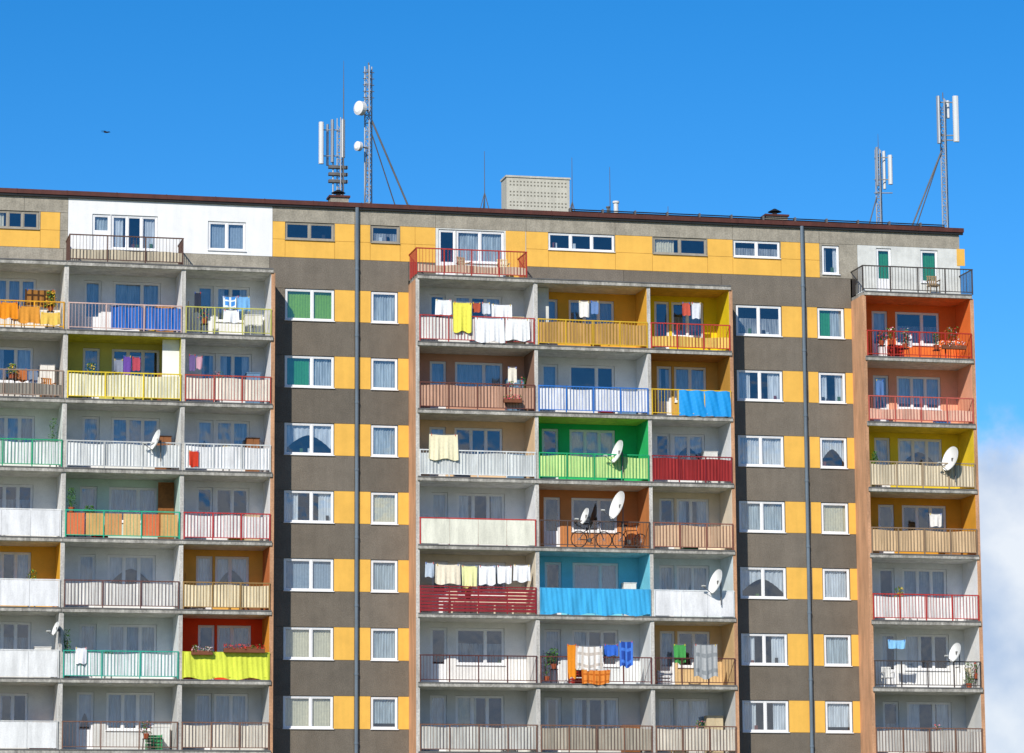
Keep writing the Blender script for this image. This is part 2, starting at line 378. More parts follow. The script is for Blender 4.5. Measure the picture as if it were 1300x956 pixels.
def cellroom(c,k,wallc,ceil='#e2e0d8',dcur=None,wcur=None,wframe=None,left=None,right=None):
    x0,x1=CELL[c]; zf=zs(k); zc=zs(k-1)-.17
    m=paint(wallc,.85,.14,.06,.1,25,'balcony_wall',iso=True)
    ml=paint(left,.85,.14,.06,.1,25,'balcony_wall') if left else m
    mr=paint(right,.85,.14,.06,.1,25,'balcony_wall') if right else m
    uv={'A':((-38,-16,-14,42),[1,1,1]),'B':((103,125,140,201),[1,1,1]),'C':((251,272,275,318),[1,1]),'E1':((547,568,579,640),[1,1,1]),
        'E2':((690,711,725,783),[1,1,1]),'E3':((834,853,856,897),[1,1]),'G':((1111,1131,1141,1197),[1,1,1]),'L1':None,'L2':None}[c]
    if uv: q=[SX(u,560,YB) for u in uv[0]]; panes=uv[1]
    else: q=[x0+.5,x0+1.2,x0+1.6,x0+3.4]; panes=[1,1,1]
    j=R.uniform(-.08,.08); q=[a+j for a in q]
    if R.random()<.35: panes=[1.6,1] if len(panes)==3 else [1,1.3]
    top=zc-.26+R.uniform(-.05,.05); sill=zf+.85
    Dr=(q[0],q[1],zf+.06,top); Wd=(q[2],q[3],sill,top)
    wall(x0,x1,zf,zc,YB,.3,m,[Dr,Wd])
    fr=wframe or FRAME
    window(Dr[0]+.01,Dr[1]-.01,Dr[2]+.01,Dr[3]-.01,YB,1,dcur,fr,True); window(Wd[0]+.01,Wd[1]-.01,Wd[2]+.01,Wd[3]-.01,YB,panes,wcur,fr)
    Fi.box(x0+.001,x0+.012,.03,YB-.001,zf+.001,zc-.001,ml); Fi.box(x1-.012,x1-.001,.03,YB-.001,zf+.001,zc-.001,mr)
    Fi.box(x0+.013,x1-.013,.0,YB-.001,zc-.012,zc-.001,paint(ceil,.9,.3,.1,.1,15,'balcony_ceiling'))
    Fi.box(x0+.013,x1-.013,.03,YB-.001,zf+.001,zf+.012,paint('#aaa297',.8,.3,.1,.1,15,'balcony_floor'))
SP_={
'A':{1:('#ebe8e0','#e8a830','bars',None),2:('#d4d0c8','#9a8474','bars','#8f8a80'),3:('#e8eee8','#2fa070','barsin','#eef0ec'),4:('#eeeeea','#e8e8e4','solid','#f2f2ee'),
     5:('#f0b850','#e4e4e0','solid','#f4f4f0'),6:('#e4e4e0','#dededa','solid','#f0f0ec'),7:('#e4e4e0','#c8c8c4','solid','#ececea')},
'B':{1:('#f0f2f0','#d8b8ac','bars',None),2:('#d2cc6c','#efcf40','barsin','#f2ecd4'),3:('#eceeea','#c8cac8','barsin','#e6e8e6'),4:('#cfe4d8','#2fb088','boards',('#d8744c','#d0a468','#cf9460','#dcb880')),
     5:('#f0f0ec','#6a4a44','barsin','#e4e2dc'),6:('#eaeeec','#3aa890','barsin','#eef2f0'),7:('#d4d4d0','#7a5a4a','bars',None)},
'C':{1:('#f2f2ee','#c4c068','bars',None),2:('#f4f4f0','#b04a3c','barsin','#efe8d8'),3:('#f2f4f4','#d4d6d4','barsin','#f4f4f2'),4:('#f4f2ee','#b83a3a','barsin','#f0eeea'),
     5:('#eab45a','#9a7a4a','barsin','#ecdcb8'),6:('#f0502c','#b9c23c','cloth','#e2ea58'),7:('#d4d4d0','#7a5a4a','barsin','#e0d8c8')},
'E1':{1:('#f4f4f0','#b0403a','barsin','#f2efe8'),2:('#cc9c84','#6b4238','barsin','#c9a088'),3:('#f0ccA4','#e0e2e0','barsin','#d6dad8'),4:('#f4f2ee','#c04038','solid','#f6ecda'),
      5:('#ece0ca','#8c2a30','slats',None),6:('#eceae6','#5a3430','bars',None),7:('#d4d4d0','#7a5a4a','barsin','#cfcfc8')},
'E2':{1:('#f0b448','#d9b03a','barsin','#c09860'),2:('#f0f0ec','#3a78c8','barsin','#eef2f4'),3:('#34c070','#2aa66a','barsin','#cce898'),4:('#c88450','#5a4c46','bars',None),
      5:('#84d8ec','#58a8d0','cloth','#4ab4e8'),6:('#e8ecec','#6a3a34','bars',None),7:('#d4d4d0','#7a5a4a','barsin','#b0a898')},
'E3':{1:('#fdd030','#c0403a','bars','#e8c66a'),2:('#d8a858','#e0b83a','bars',None),3:('#ecf0f4','#8c2a30','barsin','#9c3030'),4:('#e8dac4','#8a5a4c','barsin','#d8b898'),
      5:('#dfebf4','#e0e4e4','solid','#f4f6f4'),6:('#dcbc8c','#5a3430','bars',None),7:('#d4d4d0','#7a5a4a','barsin','#d8d0c0')},
'G':{1:('#ff7c40','#b0382e','bars',None),2:('#f8ac8c','#c06054','bars','#e6baa4'),3:('#f2d040','#a89478','barsin','#dccfb4'),4:('#e0a23c','#8c7660','barsin','#d9bb94'),
     5:('#f4f2ee','#b83830','barsin','#f2eeea'),6:('#f0f0ec','#4c4440','bars',None),7:('#d4d4d0','#7a5a4a','barsin','#c8c4bc')}}
DC={('E2',1):dict(left='#f0eee8'),('G',1):dict(ceil='#f08850'),('E3',1):dict(ceil='#d8a848',dcur='none',wcur='half'),('E2',3):dict(ceil='#e4ec70',wcur='beige'),('G',3):dict(ceil='#e4cc48',wcur='swag'),
('E2',4):dict(dcur='none',wcur='none'),('G',4):dict(wcur='none',dcur='none'),('E1',3):dict(wcur='none'),('E2',5):dict(ceil='#b0e4ee'),('B',2):dict(ceil='#e4dc50'),('A',5):dict(right='#f4b440'),('C',6):dict(right='#f8a040',wcur='lace'),('C',5):dict(right='#c87848'),
('E1',1):dict(wcur='sides'),('E3',2):dict(ceil='#b08044',right='#c89848'),('E1',2):dict(right='#9a7a68'),('E1',4):dict(ceil='#f0f0ec'),('G',5):dict(ceil='#eeeeea'),('B',1):dict(wcur='lace2'),('B',6):dict(wcur='lace'),('B',3):dict(wcur='grey')}
pal=['#e4e4e0','#dfe4e8','#ecd49c','#e4c4ac','#d4e4d4']
rpal=['#7a5a4a','#a84a3c','#3a9a86','#8a8a86','#c9a03a']
for c,(x0,x1) in CELL.items():
    for k in range(1,11):
        sp=SP_.get(c,{}).get(k) or (R.choice(pal),R.choice(rpal),'barsin',R.choice(['#e0dccf','#c8b898','#e8e8e4']))
        cellroom(c,k,sp[0],**DC.get((c,k),{}))
        if sp[2]=='boards' : rail(x0+.02,x1-.02,k,sp[1],'boards',sp[3])
        elif sp[2]=='bars' and sp[3]: rail(x0+.02,x1-.02,k,sp[1],'bars',sp[3],hi=.55)
        else: rail(x0+.02,x1-.02,k,sp[1],sp[2],sp[3])
rail(13.02,17.52,0,'#5c4238','barsin','#d0c4ac',sides=True,hi=.5)
rail(27.02,31.6,0,'#b03c34','barsin','#d0b8a0',sides=True,hi=.42)
rail(46.02,50.85,0,'#4a4440','bars',None,sides=True)
def screen(u0,u1,k,col,y=-.08,h=1.0,lo=.08,amp=.02):
    a=SX(u0,560,0); b=SX(u1,560,0); z=zs(k); ph=R.random()*8
    mm=paint(col,.6,.12,.06,.1,20,'tarp')
    Inf.grid(lambda s,t:(a+(b-a)*s,y+amp*math.sin((b-a)*s*11+ph+t)+amp*.6*math.sin(s*47+t*5),z+lo+(h-lo)*t+.015*math.sin(s*23)),50,6,mm)
screen(139,229,1,'#2a6cc0',.02); screen(862,928,2,'#2c9ae0',-.1,1.06,.0,.03)
Fi.box(SX(205,450,.8),17.48,.5,.56,zs(2)+.02,zs(1)-.19,WHT)
Fi.box(32.08,32.75,.9,.96,zs(1)+.02,zs(0)-.19,LGR)
Fi.box(SX(200,630,1.6),17.45,1.4,1.45,zs(4)+.02,zs(3)-.3,paint('#8f5c30',.8,.3,.2,.1,9,'wood'))
for b in (Wl,Wn,Gl,Cu,Sl,Fi,Ra,Inf,Rf,Pp,Rm): b.build()

# ------------------------------------------------------------ loose objects
def cloth(u0,u1,v0,v1,col,y=-.12,name='hanging_laundry',sag=.03,stripe=None):
    p0=SP(u0,v0,y); p1=SP(u1,v1,y); b=Batch(name,None,True)
    m=paint(col,.9,.08,.08,.1,12,'fabric'); ph=R.random()*8; w=p1.x-p0.x; h=p0.z-p1.z
    def fn(s,t):
        xx=p0.x+w*s; x2=xx+(.5-s)*w*.08*t*math.sin(ph*3)
        return (x2,y+.03*t*math.sin(s*w*15+ph)+.02*math.sin(s*w*33+ph*2)*t,p0.z-sag*math.sin(s*math.pi)-h*t*(1+.05*math.sin(s*9+ph)))
    n=max(8,int(w/.04)); b.grid(fn,n,8,m)
    if stripe:
        k=b.mi(paint(stripe,.9,.08,.08,.1,12,'fabric'))
        for i in range(len(b.m)):
            if (i//8//2)%3==0 or i%8 in(2,6): b.m[i]=k
    b.tube((p0.x-.02,y,p0.z+.005),(p1.x+.02,y,p0.z+.005),.006,STEEL,5)
    for s in (.08,.92): b.box(p0.x+w*s-.01,p0.x+w*s+.01,y-.02,y+.02,p0.z-.06,p0.z+.02,paint(R.choice(['#d04030','#3060c0','#e0c040']),tag='clothes_peg'))
    b.smooth=False
    return b.build(p0)
LN=[(32,70,367,390,'#9a6a34',.3,'#4a3018'),(0,22,383,404,'#e8902c',-.1),(52,76,396,412,'#e8c060',-.1),(24,50,388,410,'#d89440',-.1),
(157,166,452,478,'#6a4a9a',.2),(168,178,453,470,'#b04a58',.2),(145,156,456,472,'#8a90a0',.2),
(283,300,376,392,'#4a90d8',.1,'#e8f0f4'),(301,317,376,394,'#7ab0e0',.1),(284,303,393,409,'#eef0f2',-.1),(247,255,371,396,'#2a3040',.3),
(240,248,450,470,'#6a5a8a',.3),(249,257,452,468,'#c89aa8',.3),
(553,573,380,400,'#eceff2',.0),(575,599,384,421,'#eee460',-.12),(576,597,383,398,'#dcd468',.2),(600,610,384,396,'#b0543c',.1),(612,622,384,398,'#cfd6dc',.1),(624,650,386,404,'#f0f0f0',0),(603,640,403,434,'#f4f4f2',-.12),(642,672,404,432,'#eeeeec',-.12),
(545,581,551,583,'#f0e4c0',-.12),
(540,551,714,732,'#b8c4d0',.1),(553,584,716,741,'#ece0c8',.1),(586,606,718,745,'#f0ecac',.1),(608,629,718,742,'#f4f4f4',.1),(631,650,718,740,'#f0f2f4',.1),(652,673,717,738,'#f4f4f4',.1),
(731,765,820,850,'#eae6e0',-.12,'#c8bcb0'),(767,785,818,832,'#3a6ac8',-.13),(786,804,814,846,'#2a4a9a',-.13,'#4a7ad0'),(720,732,818,860,'#e08a2c',-.1),(738,775,850,868,'#e08a40',-.14,'#c06828'),
(855,871,818,842,'#4a9a50',.0),(881,911,818,860,'#acaeae',-.12,'#8c9092'),
(1127,1150,812,823,'#8ac0e4',.2),(1148,1158,424,440,'#e0e0e4',.3),
(18,34,468,484,'#c07040',.4),(36,48,470,488,'#7a8aa0',.4),(96,110,822,842,'#e8e8ec',-.1),
(878,890,384,404,'#d8dce4',.5),(866,876,384,400,'#c05848',.5),(735,748,382,402,'#f0ece4',.5),(750,760,382,398,'#6a88b8',.5),(645,656,466,486,'#e8e0d0',.4),(240,252,572,592,'#c8402c',-.09),(1112,1122,482,502,'#5878a8',.4),(1180,1196,652,668,'#e8e4dc',.5)]
for a in LN: cloth(*a[:5],y=a[5],stripe=a[6] if len(a)>6 else None)
def dish(u,v,h,az=72,el=18,y=-.25,name='satellite_dish'):
    c=SP(u,v,y); r=h/2/31.2
    b=Batch(name,None,False)
    n=Vector((-math.sin(math.radians(az))*math.cos(math.radians(el)),-math.cos(math.radians(az))*math.cos(math.radians(el)),math.sin(math.radians(el))))
    side=n.cross(Vector((0,0,1))).normalized(); u2=side.cross(n).normalized()
    dep=r*.26
    def P(rr,t,off=0): return c+side*math.cos(t)*rr*r*.86+u2*math.sin(t)*rr*r+n*(dep*(rr*rr-1)+off)
    for off in (0,-.015):
        b.grid(lambda s,t:P(max(t,.001),s*2*math.pi,off),28,5,DISHM)
    b.grid(lambda s,t:P(1,s*2*math.pi,-.02+.03*t),28,1,DISHM)
    back=c-n*(dep+.02)
    lnb=c+n*r*.95-u2*r*.75
    b.tube(P(1,-math.pi/2),lnb,.014,STEELD); b.tube(lnb+n*.03,lnb-n*.12+u2*.05,.035,paint('#cfcfc8',tag='lnb'),8)
    b.box(back.x-.05,back.x+.05,back.y-.05,back.y+.05,back.z-.08,back.z+.08,STEELD)
    b.tube(back,back-n*.12,.03,STEELD); q=back-n*.12
    b.tube(q+Vector((0,0,.08)),q-Vector((0,0,r+.35)),.022,STEELD,8)
    b.tube(q-Vector((0,0,r+.1)),(q.x,.3,q.z-r-.1),.02,STEELD)
    b.build(c)
for d in [(197,558,27,78),(783,573,31,78),(783,641,38,76),(742,655,22,80),(908,738,33,76),(1206,582,34,70),(1212,828,26,74),(70,798,18,76)]: dish(*d)
def plant(u,v,h,w=.35,y=.2,col='#3c6a2a',fl=None,name='potted_plant'):
    c=SP(u,v,y); b=Batch(name); g=[paint(col,.7,.3,.2,0,10,'leaf'),paint('#5a8a34',.7,.3,.2,0,10,'leaf')]
    pot=paint('#a8583a',.8,.2,.1,0,10,'terracotta')
    b.tube(c,c+Vector((0,0,.2)),.09,pot,10,.13)
    top=c+Vector((0,0,.2)); hh=h/31.2
    for i in range(5):
        a=R.uniform(0,6.28); b.tube(top,top+Vector((math.cos(a)*w*.4,math.sin(a)*w*.3,hh*R.uniform(.5,.9))),.008,g[0],4)
    for i in range(130):
        a=R.uniform(0,6.28); q=R.random()**.6*w*.6; zz=R.uniform(.0,1)
        p=top+Vector((math.cos(a)*q*(1-.4*zz),math.sin(a)*q*.7,zz*hh))
        s=R.uniform(.03,.06); d=Vector((R.uniform(-1,1),R.uniform(-1,1),R.uniform(-.5,1))).normalized(); e=d.orthogonal().normalized()
        mm=R.choice(g)
        if fl and R.random()<.35: mm=paint(R.choice(fl),.7,.1,.1,0,10,'petal')
        b.quad([p-d*s,p+e*s*.5,p+d*s,p-e*s*.5],mm)
    return b.build(c)
def stand(x,y,z0,z1):
    q=Batch('plant_stand'); h=z1-z0
    for sx in(-.13,.13):
        for sy in(-.13,.13): q.tube((sx,sy,0),(sx*.8,sy*.8,h-.02),.012,BLACK)
    q.box(-.14,.14,-.14,.14,h-.03,h-.004,BLACK); o=q.build(); o.location=(x,y,z0)
def plant_on(u,k,h,w,y,up_,fl=None):
    o=plant(u,560,h,w,y,fl=fl); o.location.z=zs(k)+.014+up_
    if up_>.1: stand(o.location.x,y,zs(k)+.013,zs(k)+.014+up_)
plant_on(68,3,45,.45,.2,.3); plant_on(92,4,24,.4,.2,1.0); plant_on(88,6,30,.4,.3,.75); plant_on(664,2,25,.35,.3,.45,['#c83030','#e05070']); plant_on(648,2,14,.4,.15,.6,['#d03030'])
plant_on(1135,1,16,.5,.3,.55,['#e8e0d8','#e06080']); plant_on(1152,1,20,.4,.2,.4,['#e8e0d8','#d04050']); plant_on(1212,1,22,.7,.2,.5,['#c83030','#e8e8e8']); plant_on(1192,1,16,.4,.3,.4)
plant_on(1222,6,28,.5,.3,.0); plant_on(1110,3,18,.3,.2,.75); plant_on(250,6,30,.3,.3,.2); plant_on(692,6,32,.5,.4,.1); plant_on(1232,6,16,.35,.4,.4,['#d04040']); plant_on(1122,1,12,.4,.25,.5,['#d04040'])
def flowerbox(u0,u1,v,y=-.2,cols=('#c82c2c','#e04a3a')):
    a=SP(u0,v,y); b_=SP(u1,v,y); b=Batch('flower_box'); m=paint('#7a4a34',.8,.2,.1,0,10,'planter')
    b.box(a.x,b_.x,y-.09,y+.09,a.z-.16,a.z,m)
    for i in range(int((b_.x-a.x)*170)):
        p=Vector((R.uniform(a.x,b_.x),y+R.uniform(-.13,.1),a.z+R.uniform(-.04,.17))); s=R.uniform(.02,.045)
        d=Vector((R.uniform(-1,1),R.uniform(-1,1),R.uniform(-1,1))).normalized(); e=d.orthogonal().normalized()
        b.quad([p-d*s,p+e*s*.7,p+d*s,p-e*s*.7],paint(R.choice(list(cols)+['#3c6a2a']),.7,.1,.1,0,10,'petal'))
    b.build(a)
flowerbox(284,336,823); flowerbox(243,270,826,cols=('#d88a8a','#e8d8d0')); flowerbox(1196,1226,438,-.2,('#c82c2c','#e8e8e8'))
flowerbox(640,662,506,-.2,('#c83050','#e05070'))
def bicycle(u,v,y=.25,frame='#2c2c30',rot=0):
    c=SP(u,v,y); b=Batch('bicycle'); r=.33; fm=paint(frame,.4,.05,.02,0,10,'bike_paint')
    def ring(cx,cz):
        n=28
        for i in range(n):
            a0,a1=2*math.pi*i/n,2*math.pi*(i+1)/n
            b.tube((cx+r*math.cos(a0),0,cz+r*math.sin(a0)),(cx+r*math.cos(a1),0,cz+r*math.sin(a1)),.022,BLACK,5)
        for i in range(12):
            a=2*math.pi*i/12; b.tube((cx,0,cz),(cx+r*math.cos(a),0,cz+r*math.sin(a)),.004,STEEL,3)
        b.tube((cx,-.05,cz),(cx,.05,cz),.025,STEEL)
    ring(-.53,r); ring(.53,r)
    bb=(-.08,0,.3); st=(-.22,0,.82); hd=(.34,0,.8); hb=(.39,0,.62); rw=(-.53,0,r); fr_=(.53,0,r)
    for p,q in ((bb,st),(bb,hb),(( -.2,0,.74),hd),(rw,bb),(rw,(-.2,0,.74)),(hd,hb),(hb,fr_)): b.tube(p,q,.018,fm,6)
    b.tube(st,(-.24,0,.95),.014,STEEL); b.box(-.36,-.12,-.06,.06,.94,.99,BLACK)
    b.tube(hd,(.32,0,.98),.014,STEEL); b.tube((.32,-.27,1.0),(.32,.27,1.0),.014,BLACK); b.tube((.32,-.27,1.0),(.2,-.27,.98),.016,BLACK); b.tube((.32,.27,1.0),(.2,.27,.98),.016,BLACK)
    b.tube((-.08,-.05,.3),(-.08,.05,.3),.09,STEELD,12); b.tube((-.08,.08,.3),(.04,.08,.2),.012,STEEL); b.box(0,.08,.07,.15,.18,.21,BLACK)
    o=b.build((0,0,0)); o.location=c; o.rotation_euler=(0,0,rot)
    return o
bz=zs(4)+.02
o=bicycle(751,697,.1,'#30343c',.06); o.location.z=bz
o=bicycle(800,697,.45,'#5a2c2c',.35); o.location.z=bz
def chair(u,y,col='#f0f0ee',name='plastic_chair',k=None,rot=0):
    c=SP(u,560,y); b=Batch(name); m=paint(col,.5,.05,.03,0,10,'chair_plastic')
    for sx in(-.22,.22):
        for sy in(-.2,.2): b.tube((sx,sy,0),(sx*.9,sy*.9,.43),.02,m)
        b.tube((sx,-.2,.43),(sx,-.2,.65),.018,m); b.box(sx-.03,sx+.03,-.24,.2,.645,.67,m)
    b.box(-.23,.23,-.22,.22,.42,.45,m)
    for i in range(5): b.box(-.2+i*.09,-.14+i*.09,.2,.225,.45,.85,m)
    b.box(-.22,.22,.195,.23,.851,.9,m)
    o=b.build((0,0,0)); o.location=(c.x,y,zs(k)+.013); o.rotation_euler=(0,0,rot)
chair(1150,.5,k=5,rot=.4); chair(1215,.6,k=5,rot=-.5); chair(1226,.9,'#c8b8a0',k=6); chair(640,.6,'#d8c8a0',k=0); chair(590,.5,'#c8b090',k=0,rot=.5); chair(1190,.6,'#a08868',k=0); chair(300,.7,'#c8a878',k=5); chair(60,.6,'#c08040',k=2,rot=.3)
chair(150,.6,'#b08840',k=2); chair(890,.6,'#d8d8d4',k=3); chair(1120,.8,'#e0e0dc',k=6); chair(20,.7,'#c8783c',k=1,rot=-.4)
def cabinet(x,k,w,h,col,y=1.5):
    b=Batch('storage_cabinet'); m=paint(col,.7,.15,.06,.05,20,'cabinet'); d=.2
    b.box(-w/2,w/2,-d,d,.05,h,m); b.box(-w/2-.02,w/2+.02,-d-.02,d,h,h+.03,m)
    for s in(-1,1): b.box(min(s*.01,s*(w/2-.02)),max(s*.01,s*(w/2-.02)),-d-.02,-d-.001,.09,h-.03,m); b.box(s*.05-.01,s*.05+.01,-d-.04,-d-.021,h*.5,h*.5+.12,STEELD)
    for sx in(-w/2+.04,w/2-.04): b.box(sx-.03,sx+.03,-d,-d+.05,0,.049,m)
    o=b.build(); o.location=(x,y,zs(k)+.014)
def broom(x,k,y=1.5,col='#c89a50'):
    b=Batch('broom'); b.tube((0,0,.25),(.08,.12,1.6),.014,paint(col,tag='handle')); b.box(-.16,.12,-.04,.04,.2,.26,BLACK)
    for i in range(9): b.tube((-.14+i*.03,0,.2),(-.16+i*.035,0,0),.014,paint('#b8863a',tag='bristle'),4)
    o=b.build(); o.location=(x,y,zs(k)+.014)
def crate(x,k,col,y=.6):
    b=Batch('plastic_crate'); m=paint(col,.5,.1,.04,0,20,'crate')
    for t in range(R.choice([1,2,2])):
        z=t*.33
        for j in range(3):
            b.box(-.3,.3,-.2,-.18,z+j*.1,z+j*.1+.07,m); b.box(-.3,.3,.18,.2,z+j*.1,z+j*.1+.07,m); b.box(-.3,-.28,-.179,.179,z+j*.1,z+j*.1+.07,m); b.box(.28,.3,-.179,.179,z+j*.1,z+j*.1+.07,m)
        for sx in(-.31,.28):
            for sy in(-.21,.18): b.box(sx,sx+.03,sy,sy+.03,z,z+.3,m)
        b.box(-.27,.27,-.17,.17,z+.01,z+.03,m)
    o=b.build(); o.location=(x,y,zs(k)+.014)
cc=['#e8e4dc','#a87848','#8a5a38','#c8b898','#d8d8d4','#6a8aa8']
for c in('A','B','C','E1','E2','E3','G'):
    x0,x1=CELL[c]
    for k in range(1,8):
        if R.random()<.45: cabinet(x1-.5,k,R.uniform(.5,.75),R.uniform(.9,1.6),R.choice(cc))
        if R.random()<.35: broom(x0+.25,k)
        if R.random()<.5: crate(R.uniform(x0+.5,x1-.5),k,R.choice(['#3a70b0','#c83c30','#38905a','#e0b838','#d8d8d8']),.9)
        if R.random()<.45:
            o=plant(650,500,R.uniform(10,22),.45,.5,fl=R.choice([None,['#d84050','#e8a0b0'],['#e8c040']])); o.location=(R.uniform(x0+.4,x1-.4),.22,zs(k)+R.choice([.45,.6,.75]))
            stand(o.location.x,.22,zs(k)+.013,o.location.z)

# ------------------------------------------------------------ roof objects
ZR=31.22
def lattice(b,x,y,z0,z1,w,m,step=.35,rr=.022,br=.011,n=3):
    pts=[(x+w*math.cos(2*math.pi*i/n+.5),y+w*math.sin(2*math.pi*i/n+.5)) for i in range(n)]
    for p in pts: b.tube((*p,z0),(*p,z1),rr,m,6)
    z=z0; t=0
    while z<z1-step:
        for i in range(n):
            p=pts[i]; q=pts[(i+1)%n]
            if t%2: p,q=q,p
            b.tube((*p,z),(*q,z+step),br,m,4); b.tube((*pts[i],z),(*pts[(i+1)%n],z),br,m,4)
        z+=step; t+=1
def panel(b,u,v0,v1,y,w,m=ANT):
    p=SP(u,v0,y); q=SP(u,v1,y)
    x=p.x
    prof=[(-w/2,.08),(-w/2,-.02),(-w/2+.03,-.07),(0,-.09),(w/2-.03,-.07),(w/2,-.02),(w/2,.08)]
    for a in range(len(prof)):
        c=prof[a]; d=prof[(a+1)%len(prof)]
        b.quad([(x+c[0],y+c[1],q.z),(x+d[0],y+d[1],q.z),(x+d[0],y+d[1],p.z),(x+c[0],y+c[1],p.z)],m)
    b.quad([(x+c[0],y+c[1],p.z) for c in prof],m); b.quad([(x+c[0],y+c[1],q.z) for c in reversed(prof)],m)
    for z in (p.z-.25,q.z+.25): b.tube((x,y+.05,z),(x,y+.22,z),.02,STEELD)
def drum(b,c,r,dep,n,m=ANT):
    n=Vector(n).normalized(); c=Vector(c)
    b.tube(c,c+n*dep,r,m,20); b.tube(c+n*dep,c+n*(dep+.05),r*.97,paint('#f0f0ee',.5,.05,.02,0,10,'radome'),20,r*.6)
    b.tube(c,c-n*.12,r*.9,STEELD,20,r*.3)
y=4.0
b=Batch('lattice_antenna_mast'); p=SP(468,84,y); x=p.x
lattice(b,x,y,ZR,p.z,.17,STEEL,.34,.03,.017)
b.tube((x,y,p.z-.5),(x,y,p.z+.15),.03,STEELD)
for v in (92,100,108,116,124):
    q=SP(468,v,y); b.tube((x-.24,y,q.z),(x+.24,y,q.z),.018,STEELD)
q=SP(460,138,y-.3); drum(b,q,.3,.22,(-.85,-.5,0)); b.tube((x,y,q.z),q,.03,STEELD)
q=SP(457,186,y-.3); drum(b,q,.2,.16,(-.85,-.5,0)); b.tube((x,y,q.z),q,.03,STEELD)
e=SP(526,258,y); b.tube(SP(472,153,y),(e.x,y,ZR),.04,STEELD)
b.tube(SP(472,170,y),(e.x-.3,y+1.2,ZR),.025,STEELD)
e=SP(459,258,y); b.tube(SP(466,190,y),(e.x,y-.6,ZR),.025,STEELD)
b.box(x-.35,x+.35,y-.35,y+.35,ZR,ZR+.12,CONCL); b.build((x,y,ZR))
y=5.0
b=Batch('cellular_antenna_mast'); p=SP(432,150,y); x=p.x
lattice(b,x,y,ZR,p.z,.14,STEEL,.3,.026,.015)
q=SP(423,158,y); b.tube((q.x,y,ZR+.3),(q.x,y,q.z),.035,STEEL,8)
panel(b,408,155,208,y-.25,.2); panel(b,416,158,210,y+.2,.10,STEEL); panel(b,422,152,206,y-.1,.12,STEEL); panel(b,436,152,200,y-.3,.14)
for v in (165,198):
    a=SP(406,v,y); c=SP(438,v,y); b.tube((a.x,y,a.z),(c.x,y,c.z),.022,STEEL)
for v in (212,221,230):
    a=SP(417,v,y); c=SP(441,v,y); b.box(a.x,c.x,y-.12,y+.1,a.z-.06,a.z+.06,STEELD)
b.build((x,y,ZR))
b=Batch('lightning_rod'); a=SP(436,255,4.6); t=SP(435.5,77,4.6); b.tube((a.x,4.6,ZR),(a.x,4.6,t.z-1.2),.025,STEELD,6,.02); b.tube((a.x,4.6,t.z-1.2),(a.x,4.6,t.z),.018,STEELD,5,.008); b.box(a.x-.1,a.x+.1,4.5,4.7,ZR,ZR+.1,CONCL); b.build((a.x,4.6,ZR))
def chimney(u0,u1,v,y=3.0):
    a=SX(u0,v,y); c=SX(u1,v,y); zt=SP((u0+u1)/2,v,y).z; b=Batch('chimney_vent'); m=(a+c)/2
    b.box(a,c,y-.3,y+.3,ZR,zt-.18,CONCL); b.box(a-.06,c+.06,y-.36,y+.36,zt-.18,zt-.1,COPE)
    b.tube((m,y,zt-.1),(m,y,zt+.02),.1,STEELD,12); b.tube((m,y,zt+.06),(m,y,zt+.2),.3,BLACK,16,.05)
    for t in (-.08,.08): b.tube((m+t,y,zt),(m+t,y,zt+.08),.012,BLACK,4)
    b.build((m,y,ZR))
chimney(418,441,247); chimney(970,997,271)
y=7.0
b=Batch('lift_machine_house'); a=SX(643,240,y); c=SX(723,240,y); zt=SP(680,224,y).z
BE=paint('#cac7b8',.9,.15,.1,.2,20,'pale_blockwork',streak=.08)
HOLE_SHADE=paint('#7f7c70',.9,.1,.05,0,10,'painted_hole_shade')  # squares proud of the wall; shade of block holes is put into their colour
b.box(a,c,y,y+1.0,ZR,zt-.08,BE); b.box(a-.04,c+.04,y-.04,y+1.04,zt-.08,zt,BE)
nx=17
for r_ in range(9):
    z=zt-.26-r_*.15
    if z<ZR+.05: break
    if r_%3==2: continue
    for i in range(nx):
        xx=a+.1+(c-a-.2)*(i+.5)/nx; b.box(xx-.035,xx+.035,y-.006,y+.01,z-.03,z+.03,HOLE_SHADE)
b.build((a,y,ZR))
def rod(u,v,y=3.5,tri=True,name='lightning_rod'):
    p=SP(u,v,y); b=Batch(name); b.tube((p.x,y,ZR),p,.022,STEELD,5,.010)
    if tri:
        for s in (-.32,.32): b.tube((p.x+s,y,ZR),(p.x,y,ZR+1.2),.022,STEELD,4)
        b.tube((p.x,y+.4,ZR),(p.x,y,ZR+1.2),.022,STEELD,4)
    b.build((p.x,y,ZR))
rod(615,192); rod(726,200,4.5); rod(774,212,3.5,False); rod(848,262,3,False)
b=Batch('vent_pipe'); p=SP(782,258,3); b.tube((p.x,3,ZR),p,.1,paint('#e8e8e4',tag='vent'),12); b.tube(p,p+Vector((0,0,.08)),.14,paint('#e8e8e4',tag='vent'),12); b.build((p.x,3,ZR))
b=Batch('vent_pipe'); p=SP(772,264,2.6); b.tube((p.x,2.6,ZR),p,.06,STEELD,12); b.tube(p,p+Vector((0,0,.06)),.09,STEELD,12); b.build((p.x,2.6,ZR))
b=Batch('roof_cable_tray'); y=2.1; x0=SX(724,265,y); x1=SX(1200,284,y)
for dz in (.20,.28,.36): b.tube((x0,y+dz*.3,ZR+dz),(x1,y+dz*.3,ZR+dz),.026,BLACK,5)
xx=x0
while xx<x1: b.box(xx-.03,xx+.03,y-.05,y+.2,ZR,ZR+.4,STEELD); xx+=1.4
b.build((x0,y,ZR))
b=Batch('roof_wire'); y=2.2; pts=[(0,242),(60,243),(110,246),(150,246),(200,249),(260,250),(330,254),(410,257)]
